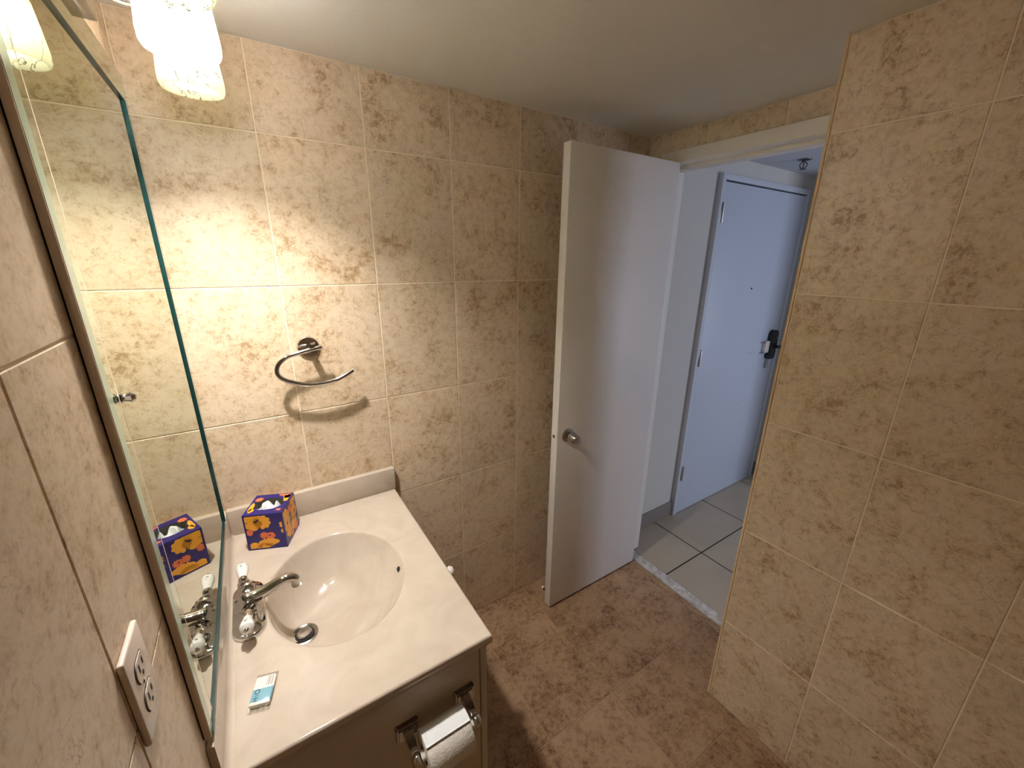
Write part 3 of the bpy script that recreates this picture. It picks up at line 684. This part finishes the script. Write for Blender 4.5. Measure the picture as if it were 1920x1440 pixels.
# ------------------------------------------------------------------ towel ring
tr = thing('towel_ring', 'open chrome towel ring on the tiled wall above the vanity', 'towel ring', (0.363, 0, 1.377))
MB().lathe([(0.0, 0.0), (0.033, 0.0), (0.033, 0.004), (0.030, 0.009), (0.0, 0.012)], (0, -0.0003, 0), (0, -1, 0), 40).build('wall_rose', M['chrome'], tr)
MB().tube([(0.001, -0.010, 0), (0.006, -0.064, 0.003)], 0.0095, 16).build('post', M['chrome'], tr)
rp = smooth_path([(0.395 - 0.363, -0.06, 0.0065), (0.363 - 0.363, -0.06, 0.001), (0.325 - 0.363, -0.06, -0.006), (0.297 - 0.363, -0.06, -0.014), (0.275 - 0.363, -0.06, -0.030), (0.266 - 0.363, -0.06, -0.051), (0.272 - 0.363, -0.06, -0.072), (0.297 - 0.363, -0.06, -0.090), (0.345 - 0.363, -0.06, -0.106), (0.406 - 0.363, -0.06, -0.106), (0.446 - 0.363, -0.06, -0.094), (0.477 - 0.363, -0.06, -0.078)], 8)
MB().tube(rp, 0.0066, 16).build('ring', M['chrome'], tr, ang=60)

# ------------------------------------------------------------------ outlet
ou = thing('electrical_outlet', 'white duplex electrical outlet on the wall by the mirror', 'outlet', (XW, -0.889, 1.195))
MB().box(0.0003, 0.0065, -0.0335, 0.0335, -0.0585, 0.0585, bev=0.0025, seg=3).build('cover_plate', plain('outlet_plate', srgb(224, 206, 190), 0.25), ou)
for s in (1, -1):
    cz = s * 0.0205
    pts = []
    for k in range(32):
        a = 2 * PI * k / 32; pts.append((0.017 * math.cos(a), max(-0.0135, min(0.0135, 0.017 * math.sin(a))) + cz))
    rc = MB().poly(pts, 0.0014, lambda u, v, d: (0.0066 + d, u, v)).build('receptacle', M['outlet_face'], ou)
    pts2 = [(u * 1.07, cz + (v - cz) * 1.07) for u, v in pts]
    MB().poly(pts2, 0.0003, lambda u, v, d: (0.0066 + d, u, v)).build('seam', M['slot'], ou)
    for u, hh in ((-0.0065, 0.008), (0.0065, 0.0065)):
        MB().box(0.0079, 0.0083, u - 0.0015, u + 0.0015, cz + 0.003 - hh * 0.62, cz + 0.003 + hh * 0.62).build('slot', M['slot'], rc)  # real slots, drawn oversize in dark to take in their shadow
    MB().lathe([(0, 0), (0.0026, 0), (0.0026, 0.0004), (0, 0.0004)], (0.0079, 0, cz - 0.008), (1, 0, 0), 14).build('ground_hole', M['slot'], rc)
MB().lathe([(0, 0), (0.003, 0), (0.0026, 0.0012), (0, 0.0014)], (0.0065, 0, 0), (1, 0, 0), 16).build('screw', M['steel'], ou)

# ------------------------------------------------------------------ mirror cabinet
MY1, MZ0, MZ1 = -0.748, 0.905, 2.035
mc = thing('mirror_cabinet', 'tall mirrored wall cabinet above the vanity backsplash', 'mirror', (XW, MY1 / 2, MZ0))
MYF = -0.088        # far edge of the mirror door
wpart('frame', MB().box(XW + 0.0018, XW + 0.0065, MY1, -0.001, MZ0, MZ1, bev=0.0006), M['frame_metal'], mc)
wpart('mirror_gap_shadow', MB().box(XW + 0.0001, XW + 0.0017, MY1 + 0.0004, -0.001, MZ0, MZ1), M['dark_gap'], mc, smooth=False)  # dark strip put in as the shadow between cabinet and wall
wpart('backing_mirror', MB().box(XW + 0.0066, XW + 0.0072, MY1 + 0.006, -0.0015, MZ0 + 0.002, MZ1 - 0.002), M['mirror_edge'], mc, smooth=False)
wpart('side_rail', MB().box(XW + 0.0020, XW + 0.0104, MY1 - 0.0015, MY1, MZ0, MZ1, bev=0.0004), M['frame_metal'], mc)
GX = XW + 0.0092
gl = wpart('mirror_door', MB().box(XW + 0.0073, GX, MY1 + 0.050, MYF, MZ0 + 0.001, 1.962), M['mirror'], mc, smooth=False)
GT = 0.0048
mb = MB(); mb.box(XW + 0.0073, GX + GT, MYF, MYF + 0.0015, MZ0 - 0.002, 1.9635)
mb.box(XW + 0.0073, GX + GT, MY1 + 0.008, MYF, 1.962, 1.9635)
mb.box(XW + 0.0073, GX + GT * 0.7, MY1 + 0.008, MYF, MZ0 - 0.002, MZ0 + 0.001)
sub(mb.build('glass_edge', M['glass_edge'], None, smooth=False), gl)
# bevelled near border: two slightly tilted mirror strips
def strip(ya, xa, yb, xb, mat, nm):
    mb = MB(); mb.loops([[(xa, ya, z), (xb, yb, z), (XW + 0.0073, yb, z), (XW + 0.0073, ya, z)] for z in (MZ0 + 0.001, 1.962)])
    return wpart(nm, mb, mat, mc, smooth=False)
strip(MY1 + 0.0005, GX + 0.0016, MY1 + 0.0225, GX + 0.0012, M['pale_edge'], 'bevel_strip')
strip(MY1 + 0.0225, GX + 0.0012, MY1 + 0.044, GX + 0.0012, M['mirror_edge'], 'bevel_strip')
strip(MY1 + 0.0445, GX + 0.0006, MY1 + 0.0495, GX + 0.0006, M['frame_metal'], 'bevel_line')
wpart('finger_pull', MB().lathe([(0, 0), (0.006, 0), (0.005, 0.004), (0.007, 0.010), (0.004, 0.014), (0, 0.015)], (GX + 0.0004, -0.686, 1.467), (1, 0, 0), 16), M['chrome'], mc)

# ------------------------------------------------------------------ vanity light
vl = thing('vanity_light', 'chrome vanity light bar with three alabaster glass shades', 'light fixture', (XW, -0.40, 2.085))
wpart('bar', MB().box(XW + 0.0003, XW + 0.024, -0.54, -0.262, 2.037, 2.112, bev=0.002), M['nickel'], vl)
SXC = 0.199
for y, kind in ((-0.185, 'warm'), (-0.39, 'cool'), (-0.595, 'mild')):
    yb = max(min(y, -0.275), -0.525)
    wpart('arm', MB().tube(smooth_path([(XW + 0.021, yb, 2.085), (XW + 0.06, (yb + y) / 2, 2.09), (SXC - 0.03, y, 2.115), (SXC, y, 2.118)], 6), 0.006, 12), M['chrome'], vl)
    wpart('socket', MB().lathe([(0, 0.055), (0.012, 0.055), (0.022, 0.045), (0.022, 0.0), (0.018, 0.0), (0, 0.0)], (SXC, y, 2.060), (0, 0, 1), 24), M['chrome'], vl)
    zb_ = 1.976
    prof = [(0.024, 0.118), (0.036, 0.117), (0.045, 0.110), (0.050, 0.095), (0.054, 0.060), (0.0575, 0.022), (0.057, 0.008), (0.054, 0.001), (0.052, 0.0), (0.050, 0.002), (0.0535, 0.022), (0.050, 0.060), (0.046, 0.093), (0.042, 0.106), (0.034, 0.113), (0.024, 0.114)]
    mb = MB(); mb.lathe(prof + [prof[0]], (SXC, y, zb_), (0, 0, 1), 48, cap=False); bmesh.ops.remove_doubles(mb.bm, verts=mb.bm.verts[:], dist=1e-6)
    wpart('glass_shade', mb, M['shade_cool' if kind == 'cool' else 'shade_warm'], vl, ang=70)
    wpart('bulb', MB().lathe([(0.0, 0.0), (0.009, 0.001), (0.020, 0.007), (0.0265, 0.018), (0.0265, 0.028), (0.020, 0.042), (0.013, 0.052), (0.012, 0.060), (0.0, 0.060)], (SXC, y, 2.003), (0, 0, 1), 24), M['bulb_' + kind], vl)
